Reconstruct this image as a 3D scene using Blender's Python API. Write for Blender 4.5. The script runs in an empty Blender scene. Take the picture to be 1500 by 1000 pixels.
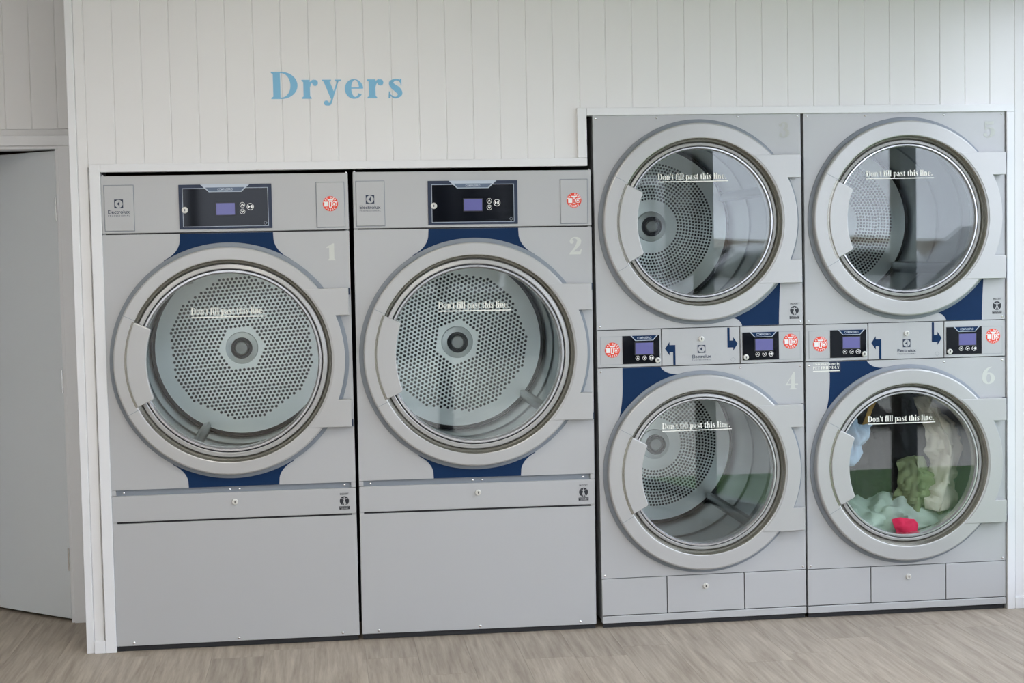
import bpy, bmesh, math, random
from mathutils import Vector, Matrix, noise
from mathutils.geometry import delaunay_2d_cdt
R = math.radians
PI = math.pi
scene = bpy.context.scene
col = scene.collection

# ------------------------------------------------------------------ camera
cam_d = bpy.data.cameras.new('camera')
cam = bpy.data.objects.new('camera', cam_d)
col.objects.link(cam)
scene.camera = cam
cam_d.sensor_width = 36.0
cam_d.lens = 2290.6 / 1500 * 36
cam_d.clip_start = 0.05
CX, CY, CZ = 0.783, -5.7331, 1.4207
yaw, pitch, roll = 0.1185, 0.0573, -0.0202
fwd = Vector((math.sin(yaw) * math.cos(pitch), math.cos(yaw) * math.cos(pitch), -math.sin(pitch)))
rgt = Vector((math.cos(yaw), -math.sin(yaw), 0))
upv = rgt.cross(fwd)
r2 = math.cos(roll) * rgt + math.sin(roll) * upv
u2 = -math.sin(roll) * rgt + math.cos(roll) * upv
cam.matrix_world = Matrix(((r2.x, u2.x, -fwd.x, CX), (r2.y, u2.y, -fwd.y, CY), (r2.z, u2.z, -fwd.z, CZ), (0, 0, 0, 1)))

# ------------------------------------------------------------------ sky and exposure
world = bpy.data.worlds.new('world')
scene.world = world
world.use_nodes = True
bg = world.node_tree.nodes['Background']
bg.inputs['Color'].default_value = (0.80, 0.88, 1.0, 1)      # even bright overcast
bg.inputs['Strength'].default_value = 2.5
vs = scene.view_settings
vs.view_transform = 'Standard'
vs.look = 'None'
vs.exposure = 0.9
vs.gamma = 1.0
vs.use_curve_mapping = False
scene.cycles.max_bounces = 14
scene.cycles.diffuse_bounces = 6
scene.cycles.glossy_bounces = 8
scene.cycles.transparent_max_bounces = 16
FILL_STRENGTH = 9.0          # strength of the fill panels added on the ceiling (built further down)

# ------------------------------------------------------------------ materials
MATS = {}
def new_mat(name):
    m = bpy.data.materials.new(name)
    m.use_nodes = True
    MATS[name] = m
    return m, m.node_tree.nodes, m.node_tree.links, m.node_tree.nodes['Principled BSDF']

def mat(name, color, rough=0.5, metal=0.0, bump=0.0, bscale=200.0, var=0.0, vscale=3.0, emit=None, spec=0.5, coat=0.0):
    m, n, l, b = new_mat(name)
    b.inputs['Base Color'].default_value = (*color, 1)
    b.inputs['Roughness'].default_value = rough
    b.inputs['Metallic'].default_value = metal
    b.inputs['Specular IOR Level'].default_value = spec
    b.inputs['Coat Weight'].default_value = coat
    if emit:
        b.inputs['Emission Color'].default_value = (*emit[0], 1)
        b.inputs['Emission Strength'].default_value = emit[1]
    if bump or var:
        tc = n.new('ShaderNodeTexCoord')
    if bump:
        t = n.new('ShaderNodeTexNoise'); t.inputs['Scale'].default_value = bscale
        l.new(tc.outputs['Object'], t.inputs['Vector'])
        bp = n.new('ShaderNodeBump'); bp.inputs['Strength'].default_value = bump; bp.inputs['Distance'].default_value = 0.002
        l.new(t.outputs['Fac'], bp.inputs['Height']); l.new(bp.outputs['Normal'], b.inputs['Normal'])
    if var:
        t2 = n.new('ShaderNodeTexNoise'); t2.inputs['Scale'].default_value = vscale; t2.inputs['Detail'].default_value = 5
        l.new(tc.outputs['Object'], t2.inputs['Vector'])
        mx = n.new('ShaderNodeMix'); mx.data_type = 'RGBA'
        mx.inputs['A'].default_value = (*[max(0, c * (1 - var)) for c in color], 1)
        mx.inputs['B'].default_value = (*[min(1, c * (1 + var)) for c in color], 1)
        l.new(t2.outputs['Fac'], mx.inputs['Factor']); l.new(mx.outputs['Result'], b.inputs['Base Color'])
    return m

SILVER = mat('silver_paint', (0.455, 0.46, 0.462), 0.42, 0.15, bump=0.03, bscale=900, var=0.012, vscale=2.5)
DOORP = mat('door_silver_paint', (0.475, 0.475, 0.468), 0.34, 0.30, bump=0.02, bscale=900)
BEVELM = mat('shaded_bevel_paint', (0.30, 0.29, 0.25), 0.24, 0.80)  # door paint darkened to olive, shade and floor reflection put into the colour
HUBM = mat('hub_steel', (0.60, 0.61, 0.60), 0.45, 0.4)
NUM = mat('number_vinyl', (0.585, 0.60, 0.555), 0.6)
NUM5 = mat('worn_number_vinyl', (0.50, 0.52, 0.485), 0.6)
BRIGHT = mat('bright_ring_metal', (0.60, 0.60, 0.61), 0.22, 0.7)
BAND = mat('grey_band_plastic', (0.215, 0.24, 0.27), 0.45)
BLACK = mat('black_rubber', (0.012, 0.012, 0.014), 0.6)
NAVY = mat('navy_print', (0.005, 0.026, 0.082), 0.5, spec=0.12)
NAVYD = mat('dark_navy_print', (0.008, 0.02, 0.055), 0.4)
GLOSSB = mat('gloss_black_panel', (0.004, 0.005, 0.008), 0.05, spec=0.20)
LINE = mat('pale_line_print', (0.50, 0.56, 0.64), 0.5)
CREAM = mat('cream_vinyl', (0.86, 0.86, 0.79), 0.6)
FADED = mat('faded_vinyl', (0.437, 0.443, 0.412), 0.5)
WHITEP = mat('white_print', (0.85, 0.85, 0.83), 0.5)
RED = mat('red_sticker', (0.80, 0.055, 0.02), 0.4)
INK = mat('black_ink', (0.012, 0.014, 0.02), 0.5)
LCD = mat('lcd_screen', (0.08, 0.08, 0.22), 0.2, emit=((0.28, 0.27, 0.72), 0.09))
CHROME = mat('chrome', (0.75, 0.75, 0.75), 0.2, 1.0)
LOCKM = mat('pale_lock_metal', (0.72, 0.71, 0.66), 0.3, 0.4)
GALV = mat('galvanised_steel', (0.93, 0.955, 0.95), 0.38, 1.0, var=0.05, vscale=6)
DRUMM = mat('drum_steel', (0.34, 0.38, 0.40), 0.32, 0.6, var=0.06, vscale=5)
DARKIN = mat('dark_cavity', (0.010, 0.010, 0.010), 0.9)
BROWN = mat('dark_red_framing', (0.055, 0.018, 0.014), 0.8, var=0.4, vscale=4)
WALLP = mat('white_wall_paint', (0.75, 0.745, 0.74), 0.45, bump=0.02, bscale=300)
TRIMP = mat('white_trim_paint', (0.75, 0.755, 0.765), 0.38)
DOORW = mat('grey_door_paint', (0.70, 0.735, 0.755), 0.45, bump=0.02, bscale=500)
CEILM = mat('ceiling_paint', (0.82, 0.82, 0.80), 0.7)
BLUEL = mat('light_blue_vinyl', (0.20, 0.47, 0.68), 0.5)
ALUM = mat('dark_aluminium', (0.045, 0.05, 0.055), 0.4, 0.3)
ALUML = mat('grey_aluminium', (0.30, 0.33, 0.34), 0.4, 0.3)
TIMBER = mat('amber_timber', (0.45, 0.25, 0.07), 0.5)

def glass_mat(name, tint, f0):
    """thin sheet: clear with Schlick reflection, the same from either side"""
    m = bpy.data.materials.new(name); m.use_nodes = True
    n, l = m.node_tree.nodes, m.node_tree.links
    n.clear()
    out = n.new('ShaderNodeOutputMaterial'); mix = n.new('ShaderNodeMixShader')
    tr = n.new('ShaderNodeBsdfTransparent'); gl = n.new('ShaderNodeBsdfGlossy')
    tr.inputs['Color'].default_value = (*tint, 1); gl.inputs['Roughness'].default_value = 0.0
    lw = n.new('ShaderNodeLayerWeight'); lw.inputs['Blend'].default_value = 0.5
    pw = n.new('ShaderNodeMath'); pw.operation = 'POWER'; pw.inputs[1].default_value = 5.0
    ma = n.new('ShaderNodeMath'); ma.operation = 'MULTIPLY_ADD'; ma.inputs[1].default_value = 1 - f0; ma.inputs[2].default_value = f0
    l.new(lw.outputs['Facing'], pw.inputs[0]); l.new(pw.outputs[0], ma.inputs[0])
    l.new(ma.outputs[0], mix.inputs[0]); l.new(tr.outputs[0], mix.inputs[1]); l.new(gl.outputs[0], mix.inputs[2])
    l.new(mix.outputs[0], out.inputs[0])
    return m
GLASS = glass_mat('door_glass', (0.96, 0.985, 0.975), 0.062)
WGLASS = glass_mat('window_glass', (0.985, 0.98, 0.988), 0.04)

def wood_floor():
    m, n, l, b = new_mat('oak_plank')
    tc = n.new('ShaderNodeTexCoord'); oi = n.new('ShaderNodeObjectInfo')
    mp = n.new('ShaderNodeMapping'); mp.inputs['Scale'].default_value = (46, 2.6, 1)
    mul = n.new('ShaderNodeMath'); mul.operation = 'MULTIPLY'; mul.inputs[1].default_value = 57.0
    cmb = n.new('ShaderNodeCombineXYZ')
    l.new(oi.outputs['Random'], mul.inputs[0]); l.new(mul.outputs[0], cmb.inputs[0]); l.new(mul.outputs[0], cmb.inputs[1])
    l.new(tc.outputs['Object'], mp.inputs['Vector']); l.new(cmb.outputs[0], mp.inputs['Location'])
    g = n.new('ShaderNodeTexNoise'); g.inputs['Scale'].default_value = 1.0; g.inputs['Detail'].default_value = 8; g.inputs['Roughness'].default_value = 0.65
    g.inputs['Distortion'].default_value = 0.25
    l.new(mp.outputs[0], g.inputs['Vector'])
    cr = n.new('ShaderNodeValToRGB')
    cr.color_ramp.elements[0].position = 0.28; cr.color_ramp.elements[0].color = (0.235, 0.188, 0.145, 1)
    cr.color_ramp.elements[1].position = 0.74; cr.color_ramp.elements[1].color = (0.485, 0.425, 0.345, 1)
    l.new(g.outputs['Fac'], cr.inputs[0])
    hs = n.new('ShaderNodeHueSaturation'); mr = n.new('ShaderNodeMapRange')
    mr.inputs['To Min'].default_value = 0.92; mr.inputs['To Max'].default_value = 1.08
    l.new(oi.outputs['Random'], mr.inputs['Value']); l.new(mr.outputs[0], hs.inputs['Value']); l.new(cr.outputs[0], hs.inputs['Color'])
    l.new(hs.outputs[0], b.inputs['Base Color'])
    b.inputs['Roughness'].default_value = 0.5
    bp = n.new('ShaderNodeBump'); bp.inputs['Strength'].default_value = 0.15; bp.inputs['Distance'].default_value = 0.002
    l.new(g.outputs['Fac'], bp.inputs['Height']); l.new(bp.outputs[0], b.inputs['Normal'])
    return m
OAK = wood_floor()
GRASS = mat('turf_green', (0.075, 0.165, 0.045), 0.9, bump=1.0, bscale=60, var=0.35, vscale=20)
PAVE = mat('pale_concrete', (0.55, 0.52, 0.46), 0.85, var=0.12, vscale=1.5)
ROAD = mat('gravel_road', (0.34, 0.325, 0.27), 0.9, var=0.25, vscale=2.0)
HILL = mat('dry_hill', (0.17, 0.12, 0.075), 0.95, var=0.35, vscale=0.15)
CARDARK = mat('silver_car_paint', (0.50, 0.52, 0.54), 0.35)
CLAD = mat('dark_cladding', (0.02, 0.02, 0.022), 0.7)
CARWHITE = mat('white_car_paint', (0.70, 0.71, 0.72), 0.35)
CARGLASS = mat('car_window_glass', (0.012, 0.014, 0.018), 0.08, spec=0.25)
TYRE = mat('tyre_rubber', (0.02, 0.02, 0.02), 0.8)

# ------------------------------------------------------------------ mesh helpers
OFF = [0.0, 0.0, 0.0]
class MB:
    def __init__(s):
        s.v = []; s.f = []; s.sm = []
    def add(s, vs, fs, smooth=False):
        o = len(s.v); s.v += [tuple(v) for v in vs]
        for f in fs:
            s.f.append([i + o for i in f]); s.sm.append(smooth)
        return s
    def box(s, x0, x1, y0, y1, z0, z1):
        vs = [(x, y, z) for x in (x0, x1) for y in (y0, y1) for z in (z0, z1)]
        return s.add(vs, [(0, 1, 3, 2), (4, 6, 7, 5), (0, 4, 5, 1), (2, 3, 7, 6), (0, 2, 6, 4), (1, 5, 7, 3)])
    def prism(s, pts, y0, y1, smooth=False):          # outline in x,z ; front y0, back y1
        n = len(pts)
        vs = [(x, y0, z) for x, z in pts] + [(x, y1, z) for x, z in pts]
        s.add(vs, [list(range(n)), list(range(2 * n - 1, n - 1, -1))])
        o = len(s.v) - 2 * n
        for i in range(n):
            j = (i + 1) % n
            s.f.append([o + i, o + n + i, o + n + j, o + j]); s.sm.append(smooth)
        return s
    def flat(s, pts, y):
        return s.add([(x, y, z) for x, z in pts], [list(range(len(pts)))])
    def lathe(s, prof, cx, cz, n=96, a0=0.0, a1=2 * PI, cy=0.0):   # prof of (r, y), axis along y
        full = abs(a1 - a0 - 2 * PI) < 1e-6
        m = n if full else n + 1
        vs = []
        for i in range(m):
            a = a0 + (a1 - a0) * i / n
            for r, y in prof:
                vs.append((cx + r * math.cos(a), cy + y, cz + r * math.sin(a)))
        k = len(prof); fs = []
        for i in range(n):
            j = (i + 1) % m
            for q in range(k - 1):
                fs.append((i * k + q, i * k + q + 1, j * k + q + 1, j * k + q))
        return s.add(vs, fs, True)
    def disc(s, cx, cz, r, y, n=32, back=None):
        pts = [(cx + r * math.cos(2 * PI * i / n), cz + r * math.sin(2 * PI * i / n)) for i in range(n)]
        if back is None:
            return s.flat(pts, y)
        return s.prism(pts, y, back)
    def tube(s, path, r, n=8):
        ps = [Vector(p) for p in path]; vs = []; fs = []
        for i, p in enumerate(ps):
            t = (ps[min(i + 1, len(ps) - 1)] - ps[max(i - 1, 0)]).normalized()
            a = t.orthogonal().normalized() if i == 0 else (a - t * a.dot(t)).normalized()
            b = t.cross(a)
            for k in range(n):
                vs.append(p + r * (math.cos(2 * PI * k / n) * a + math.sin(2 * PI * k / n) * b))
        for i in range(len(ps) - 1):
            for k in range(n):
                fs.append((i * n + k, i * n + (k + 1) % n, (i + 1) * n + (k + 1) % n, (i + 1) * n + k))
        fs += [list(range(n - 1, -1, -1)), [(len(ps) - 1) * n + k for k in range(n)]]
        return s.add(vs, fs, True)
    def build(s, name, material, parent=None, bevel=0.0, segs=2, loc=None, label=None, sharp=38):
        me = bpy.data.meshes.new(name)
        ox, oy, oz = OFF
        lx, ly, lz = loc if loc else (0, 0, 0)
        me.from_pydata([(x + ox - lx, y + oy - ly, z + oz - lz) for x, y, z in s.v], [], s.f)
        me.polygons.foreach_set('use_smooth', s.sm)
        me.update()
        bm = bmesh.new(); bm.from_mesh(me)
        bmesh.ops.recalc_face_normals(bm, faces=bm.faces)
        for e in bm.edges:
            if len(e.link_faces) == 2 and e.calc_face_angle(0) > R(sharp):
                e.smooth = False
        bm.to_mesh(me); bm.free()
        o = bpy.data.objects.new(name, me); col.objects.link(o)
        me.materials.append(material)
        o.location = (lx, ly, lz)
        if parent is not None:
            o.parent = parent
            # parts hold coordinates of their thing: take off what the ancestors already add
            p = parent
            while p is not None and p.get('_anchored'):
                o.location -= p.location; p = p.parent
        if loc and parent is not None:
            o['_anchored'] = 1
        if bevel:
            md = o.modifiers.new('bevel', 'BEVEL'); md.width = bevel; md.segments = segs; md.limit_method = 'ANGLE'; md.angle_limit = R(40)
        if label: o['label'] = label
        return o

def empty(name, loc, label, cat, group=None):
    o = bpy.data.objects.new(name, None); col.objects.link(o)
    o.location = loc; o['label'] = label; o['category'] = cat
    o.empty_display_size = 0.1
    if group: o['group'] = group
    return o
def tag(o, label, cat, group=None, kind=None):
    o['label'] = label; o['category'] = cat
    if group: o['group'] = group
    if kind: o['kind'] = kind
    return o
def struct(o, label=None):
    o['kind'] = 'structure'
    if label: o['label'] = label
    return o
def copy_tree(o, parent=None):
    c = o.copy(); col.objects.link(c); c.parent = parent
    for ch in list(o.children): copy_tree(ch, c)
    return c
def arc(cx, cz, r, a0, a1, n):
    return [(cx + r * math.cos(R(a0 + (a1 - a0) * i / n)), cz + r * math.sin(R(a0 + (a1 - a0) * i / n))) for i in range(n + 1)]
def bez(p0, p1, p2, n=8):
    out = []
    for i in range(n + 1):
        t = i / n
        out.append(tuple((1 - t) ** 2 * a + 2 * t * (1 - t) * b + t * t * c for a, b, c in zip(p0, p1, p2)))
    return out
def plate_with_hole(mb, x0, x1, z0, z1, cx, cz, r, y0, y1, n=96):
    """flat panel with a round opening, real thickness"""
    angs = sorted(set([2 * PI * i / n for i in range(n)] + [math.atan2(z - cz, x - cx) % (2 * PI) for x in (x0, x1) for z in (z0, z1)]))
    inn, outp = [], []
    for a in angs:
        c, s_ = math.cos(a), math.sin(a)
        t = min([((x1 - cx) / c if c > 1e-9 else 1e9), ((x0 - cx) / c if c < -1e-9 else 1e9), ((z1 - cz) / s_ if s_ > 1e-9 else 1e9), ((z0 - cz) / s_ if s_ < -1e-9 else 1e9)])
        inn.append((cx + r * c, cz + r * s_)); outp.append((cx + t * c, cz + t * s_))
    k = len(angs); vs = []
    for y in (y0, y1):
        vs += [(x, y, z) for x, z in inn] + [(x, y, z) for x, z in outp]
    fs = []
    for i in range(k):
        j = (i + 1) % k
        fs += [(i, j, k + j, k + i), (2 * k + j, 2 * k + i, 3 * k + i, 3 * k + j), (i, 2 * k + i, 2 * k + j, j), (k + i, k + j, 3 * k + j, 3 * k + i)]
    return mb.add(vs, fs)

# ------------------------------------------------------------------ serif lettering (own glyphs, cap height 1)
def g_rect(x0, y0, x1, y1): return [[(x0, y0), (x1, y0), (x1, y1), (x0, y1)]]
def g_ring(cx, cy, rx, ry, ix, iy, a0=0, a1=360, icx=None, icy=None, n=28):
    icx = cx if icx is None else icx; icy = cy if icy is None else icy
    out = []
    for i in range(n):
        q = []
        for k, (ox, oy, ax, ay) in ((i, (cx, cy, rx, ry)), (i + 1, (cx, cy, rx, ry)), (i + 1, (icx, icy, ix, iy)), (i, (icx, icy, ix, iy))):
            a = R(a0 + (a1 - a0) * k / n); q.append((ox + ax * math.cos(a), oy + ay * math.sin(a)))
        out.append(q)
    return out
def g_ball(cx, cy, r): return [[(cx + r * math.cos(2 * PI * i / 16), cy + r * math.sin(2 * PI * i / 16)) for i in range(16)]]
def g_stroke(pts, n=6):
    P = [pts[0]] + list(pts) + [pts[-1]]; s = []
    for i in range(1, len(P) - 2):
        for k in range(n):
            t = k / n
            s.append([0.5 * (2 * P[i][c] + (P[i + 1][c] - P[i - 1][c]) * t + (2 * P[i - 1][c] - 5 * P[i][c] + 4 * P[i + 1][c] - P[i + 2][c]) * t * t
                      + (3 * P[i][c] - P[i - 1][c] - 3 * P[i + 1][c] + P[i + 2][c]) * t ** 3) for c in range(3)])
    s.append(list(pts[-1])); L, Rr = [], []
    for i, (x, y, w) in enumerate(s):
        a, b = s[max(i - 1, 0)], s[min(i + 1, len(s) - 1)]
        dx, dy = b[0] - a[0], b[1] - a[1]; d = math.hypot(dx, dy) or 1
        L.append((x - dy / d * w / 2, y + dx / d * w / 2)); Rr.append((x + dy / d * w / 2, y - dx / d * w / 2))
    return [[L[i], L[i + 1], Rr[i + 1], Rr[i]] for i in range(len(s) - 1)]
STEM = [[(0, .70), (.33, .70), (.33, .09), (.39, .035), (.39, 0), (0, 0), (0, .035), (.07, .09), (.07, .62), (0, .655)]]
ASC = [[(0, 1), (.33, 1), (.33, .09), (.39, .035), (.39, 0), (0, 0), (0, .035), (.07, .09), (.07, .93), (0, .965)]]
CAPS = [[(0, 1), (.46, 1), (.46, .965), (.38, .92), (.38, .08), (.46, .035), (.46, 0), (0, 0), (0, .035), (.09, .08), (.09, .92), (0, .965)]]
ARCH = g_stroke([(.30, .48, .05), (.40, .64, .08), (.55, .63, .15), (.63, .45, .25), (.63, .06, .25)]) + g_rect(.44, 0, .82, .04)
def sh(polys, dx): return [[(x + dx, y) for x, y in p] for p in polys]
GL = {
 'D': ([[(0, 1), (.42, 1), (.42, .95), (.375, .95), (.375, .05), (.42, .05), (.42, 0), (0, 0), (.02, .04), (.09, .09), (.09, .91), (.02, .96)]] + g_ring(.41, .5, .65, .5, .37, .45, -90, 90), 1.12),
 'r': (STEM + g_stroke([(.30, .40, .05), (.37, .60, .08), (.50, .665, .10)]) + g_ball(.54, .585, .115), .72),
 'y': ([[(0, .70), (.36, .70), (.36, .67), (.30, .635), (.47, .24), (.40, .0), (.33, .0), (.06, .635), (0, .67)], [(.60, .66), (.66, .66), (.385, -.10), (.33, -.06)], [(.50, .70), (.76, .70), (.76, .675), (.67, .63), (.58, .63), (.50, .675)]] + g_stroke([(.375, -.06, .06), (.29, -.20, .09), (.17, -.20, .12)]) + g_ball(.15, -.165, .095), .80),
 'e': (g_ring(.37, .35, .37, .365, .155, .315, 5, 325, .415, .37) + g_rect(.20, .36, .735, .405), .80),
 's': (g_stroke([(.54, .57, .05), (.45, .665, .06), (.29, .675, .07), (.145, .57, .17), (.22, .44, .21), (.40, .31, .23), (.49, .17, .20), (.40, .045, .08), (.26, .02, .06), (.09, .12, .05)]) + [[(.49, .71), (.56, .71), (.56, .46), (.53, .46)], [(.03, 0), (.10, 0), (.09, .25), (.05, .25)]], .68),
 'o': (g_ring(.37, .35, .37, .365, .15, .315), .80), 'n': (STEM + ARCH, .88), "'": ([[(.02, 1), (.20, 1), (.14, .64), (.08, .64)]], .26),
 't': ([[(.10, .70), (.34, .92), (.34, .12), (.10, .12)]] + g_rect(0, .64, .52, .70) + g_stroke([(.22, .16, .24), (.30, .05, .12), (.48, .07, .05)]), .54),
 'f': (g_rect(.08, 0, .33, .82) + g_rect(0, .64, .48, .70) + g_rect(0, 0, .44, .04) + g_stroke([(.205, .80, .25), (.27, .95, .12), (.40, .985, .06)]) + g_ball(.45, .90, .09), .50),
 'i': (STEM + g_ball(.20, .90, .125), .44), 'l': (ASC, .44),
 'p': ([[(0, .70), (.33, .70), (.33, -.21), (.39, -.21), (.39, -.25), (0, -.25), (0, -.21), (.07, -.21), (.07, .62), (0, .655)]] + g_ring(.38, .35, .40, .365, .15, .31, -110, 110), .84),
 'a': (g_rect(.38, .02, .62, .48) + g_stroke([(.10, .54, .14), (.22, .665, .07), (.40, .65, .10), (.50, .46, .24)]) + g_ring(.27, .19, .27, .205, .10, .15, 0, 360, .31) + g_rect(.48, 0, .74, .045), .78),
 'h': (ASC + ARCH, .88), 'm': (STEM + ARCH + sh(ARCH, .46), 1.32), 'c': (g_ring(.37, .35, .37, .365, .155, .315, 40, 325, .42, .36) + g_ball(.58, .52, .10), .74),
 '.': (g_ball(.13, .11, .125), .32), ' ': ([], .34),
 'T': (g_rect(.28, 0, .57, 1) + g_rect(0, .93, .85, 1) + g_rect(0, .70, .05, 1) + g_rect(.80, .70, .85, 1) + g_rect(.18, 0, .67, .04), .92),
 'P': (CAPS + g_ring(.38, .73, .42, .27, .15, .22, -90, 90), .86), 'I': (CAPS, .52),
 'E': (CAPS + g_rect(.3, .94, .80, 1) + g_rect(.3, 0, .80, .06) + g_rect(.3, .48, .62, .53) + g_rect(.75, .70, .80, 1) + g_rect(.75, 0, .80, .3), .88),
 'F': (CAPS + g_rect(.3, .94, .80, 1) + g_rect(.3, .48, .62, .53) + g_rect(.75, .70, .80, 1), .84),
 'R': (CAPS + g_ring(.38, .75, .40, .25, .15, .20, -90, 90) + [[(.36, .50), (.64, .52), (.94, 0), (.62, 0)]], .98),
 'N': (g_rect(.08, 0, .14, 1) + g_rect(.78, 0, .84, 1) + [[(.02, 1), (.34, 1), (.84, .0), (.70, 0)]] + g_rect(0, 0, .24, .04) + g_rect(.66, .96, .94, 1), .98),
 'L': (CAPS + g_rect(.3, 0, .78, .06) + g_rect(.73, 0, .78, .32), .86),
 'Y': (g_rect(.34, 0, .62, .46) + [[(0, 1), (.36, 1), (.62, .44), (.34, .44)], [(.74, 1), (.82, 1), (.60, .44), (.54, .50)]] + g_rect(.24, 0, .72, .04) + g_rect(.62, .96, .94, 1), .96),
 '1': ([[(.0, .80), (.40, 1.02), (.46, 1.02), (.46, .10), (.56, .0), (.06, .0), (.17, .10), (.17, .76), (.04, .74)]], .6),
 '2': (g_stroke([(.10, .74, .16), (.16, .91, .09), (.34, .97, .08), (.54, .86, .20), (.54, .66, .24), (.36, .38, .15), (.12, .12, .09)]) + g_ball(.15, .74, .115) + [[(.02, 0), (.64, 0), (.72, .30), (.66, .30), (.58, .17), (.10, .17), (.02, .08)]], .75),
 '3': (g_stroke([(.10, .80, .12), (.30, .97, .07), (.50, .86, .20), (.50, .68, .20), (.30, .53, .06)]) + g_stroke([(.30, .53, .06), (.54, .44, .20), (.57, .22, .25), (.34, .03, .07), (.10, .14, .12)]) + g_ball(.12, .80, .10) + g_ball(.12, .18, .11), .72),
 '4': ([[(.52, 1), (.60, 1), (.60, .08), (.72, .03), (.72, 0), (.22, 0), (.22, .03), (.34, .08), (.34, .70)], [(0, .26), (.06, .26), (.56, .98), (.52, 1.0)]] + g_rect(0, .24, .80, .32), .84),
 '5': ([[(.10, 1), (.66, 1), (.60, .80), (.10, .80)]] + g_rect(.10, .5, .16, 1) + g_stroke([(.13, .50, .06), (.32, .61, .09), (.53, .52, .20), (.56, .28, .27), (.36, .03, .08), (.12, .10, .08)]) + g_ball(.13, .18, .11), .74),
 '6': (g_ring(.36, .33, .36, .34, .12, .27) + g_stroke([(.12, .33, .24), (.15, .62, .22), (.32, .88, .12), (.54, .99, .04)]), .74),
}
def serif(mb, text, x, z, h, y, track=0.0, wid=1.0, thick=None):
    """left end at x, baseline z, cap height h; returns right end"""
    for ch in text:
        polys, adv = GL[ch]
        for k, p in enumerate(polys):
            pts = [(x + a * h * wid, z + b * h) for a, b in p]
            if thick: mb.prism(pts, y - thick - .00008 * (k % 11), y)
            else: mb.flat(pts, y - 0.00002 * (k % 7))
        x += (adv + track) * h * wid
    return x
def serif_width(text, h, track=0.0, wid=1.0): return sum(GL[c][1] + track for c in text) * h * wid

_tcache = {}
def sans_polys(text, spacing=1.0, bold=0.0):
    key = (text, spacing, bold)
    if key not in _tcache:
        cu = bpy.data.curves.new('t', 'FONT'); cu.body = text; cu.size = 1.0; cu.space_character = spacing; cu.resolution_u = 3; cu.offset = bold
        ob = bpy.data.objects.new('t', cu); col.objects.link(ob)
        bpy.context.view_layer.update()
        me = bpy.data.meshes.new_from_object(ob)
        vs = [tuple(v.co) for v in me.vertices]; fs = [list(p.vertices) for p in me.polygons]
        bpy.data.objects.remove(ob); bpy.data.meshes.remove(me); bpy.data.curves.remove(cu)
        w0 = min(v[0] for v in vs); w1 = max(v[0] for v in vs)
        h1 = max(v[1] for v in vs)
        _tcache[key] = ([((a - w0) / (w1 - w0), b / h1) for a, b, c in vs], fs)
    return _tcache[key]
def sans(mb, text, x0, x1, z, h, y, spacing=1.0, bold=0.012):
    vs, fs = sans_polys(text, spacing, bold)
    mb.add([(x0 + a * (x1 - x0), y, z + b * h) for a, b in vs], fs)
def sans_arc(mb, text, cx, cz, r, a_mid, step, h, y, outward=True):
    k = len(text)
    for i, ch in enumerate(text):
        if ch == ' ': continue
        off = (i - (k - 1) / 2) * step
        a = R(a_mid - off) if outward else R(a_mid + off)
        vs, fs = sans_polys(ch, 1.0, .02)
        w = h * 0.62; pts = []
        up = (math.cos(a), math.sin(a)) if outward else (-math.cos(a), -math.sin(a))
        rt = (up[1], -up[0])
        px, pz = cx + r * math.cos(a), cz + r * math.sin(a)
        for u, v in vs:
            uu, vv = (u - .5) * w, (v - .5) * h
            pts.append((px + rt[0] * uu + up[0] * vv, y, pz + rt[1] * uu + up[1] * vv))
        mb.add(pts, fs)

# ------------------------------------------------------------------ the room shell
WX = lambda y: 3.62 + 0.375 * y           # window wall line (y negative towards the room)
WD = Vector((-0.375, -1, 0)).normalized()     # along the window wall, away from the dryers
WN = Vector((1, -0.375, 0)).normalized()      # out of the room
CEIL = 2.72
YB = -7.7                                      # wall behind the camera
XL = -2.2
YL = 0.52                                      # plane of the recessed left wall with the door

# floor slab and planks
s = MB(); s.add([(XL, 1.4, -.06), (3.62, 1.4, -.06), (3.62, 0, -.06), (WX(YB), YB, -.06), (XL, YB, -.06), (XL, 1.4, -.003), (3.62, 1.4, -.003), (3.62, 0, -.003), (WX(YB), YB, -.003), (XL, YB, -.003)],
    [(0, 1, 2, 3, 4), (9, 8, 7, 6, 5), (0, 5, 6, 1), (1, 6, 7, 2), (2, 7, 8, 3), (3, 8, 9, 4), (4, 9, 5, 0)])
floor = struct(s.build('floor', mat('floor_underlay', (0.10, 0.085, 0.07), 0.8)), 'greyish brown oak plank floor running towards the dryers')
PW, PL = 0.182, 1.22
def clip_wall(poly):
    def d(p): return (p[0] - 3.62) * WN.x + p[1] * WN.y + 0.03
    out = []
    for i, p in enumerate(poly):
        q = poly[(i + 1) % len(poly)]; dp, dq = d(p), d(q)
        if dp <= 0: out.append(p)
        if (dp < 0) != (dq < 0) and dp * dq < 0:
            t = dp / (dp - dq); out.append((p[0] + (q[0] - p[0]) * t, p[1] + (q[1] - p[1]) * t))
    return out
rng = random.Random(4)
plank_mesh = None
i = 0
x = XL
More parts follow.
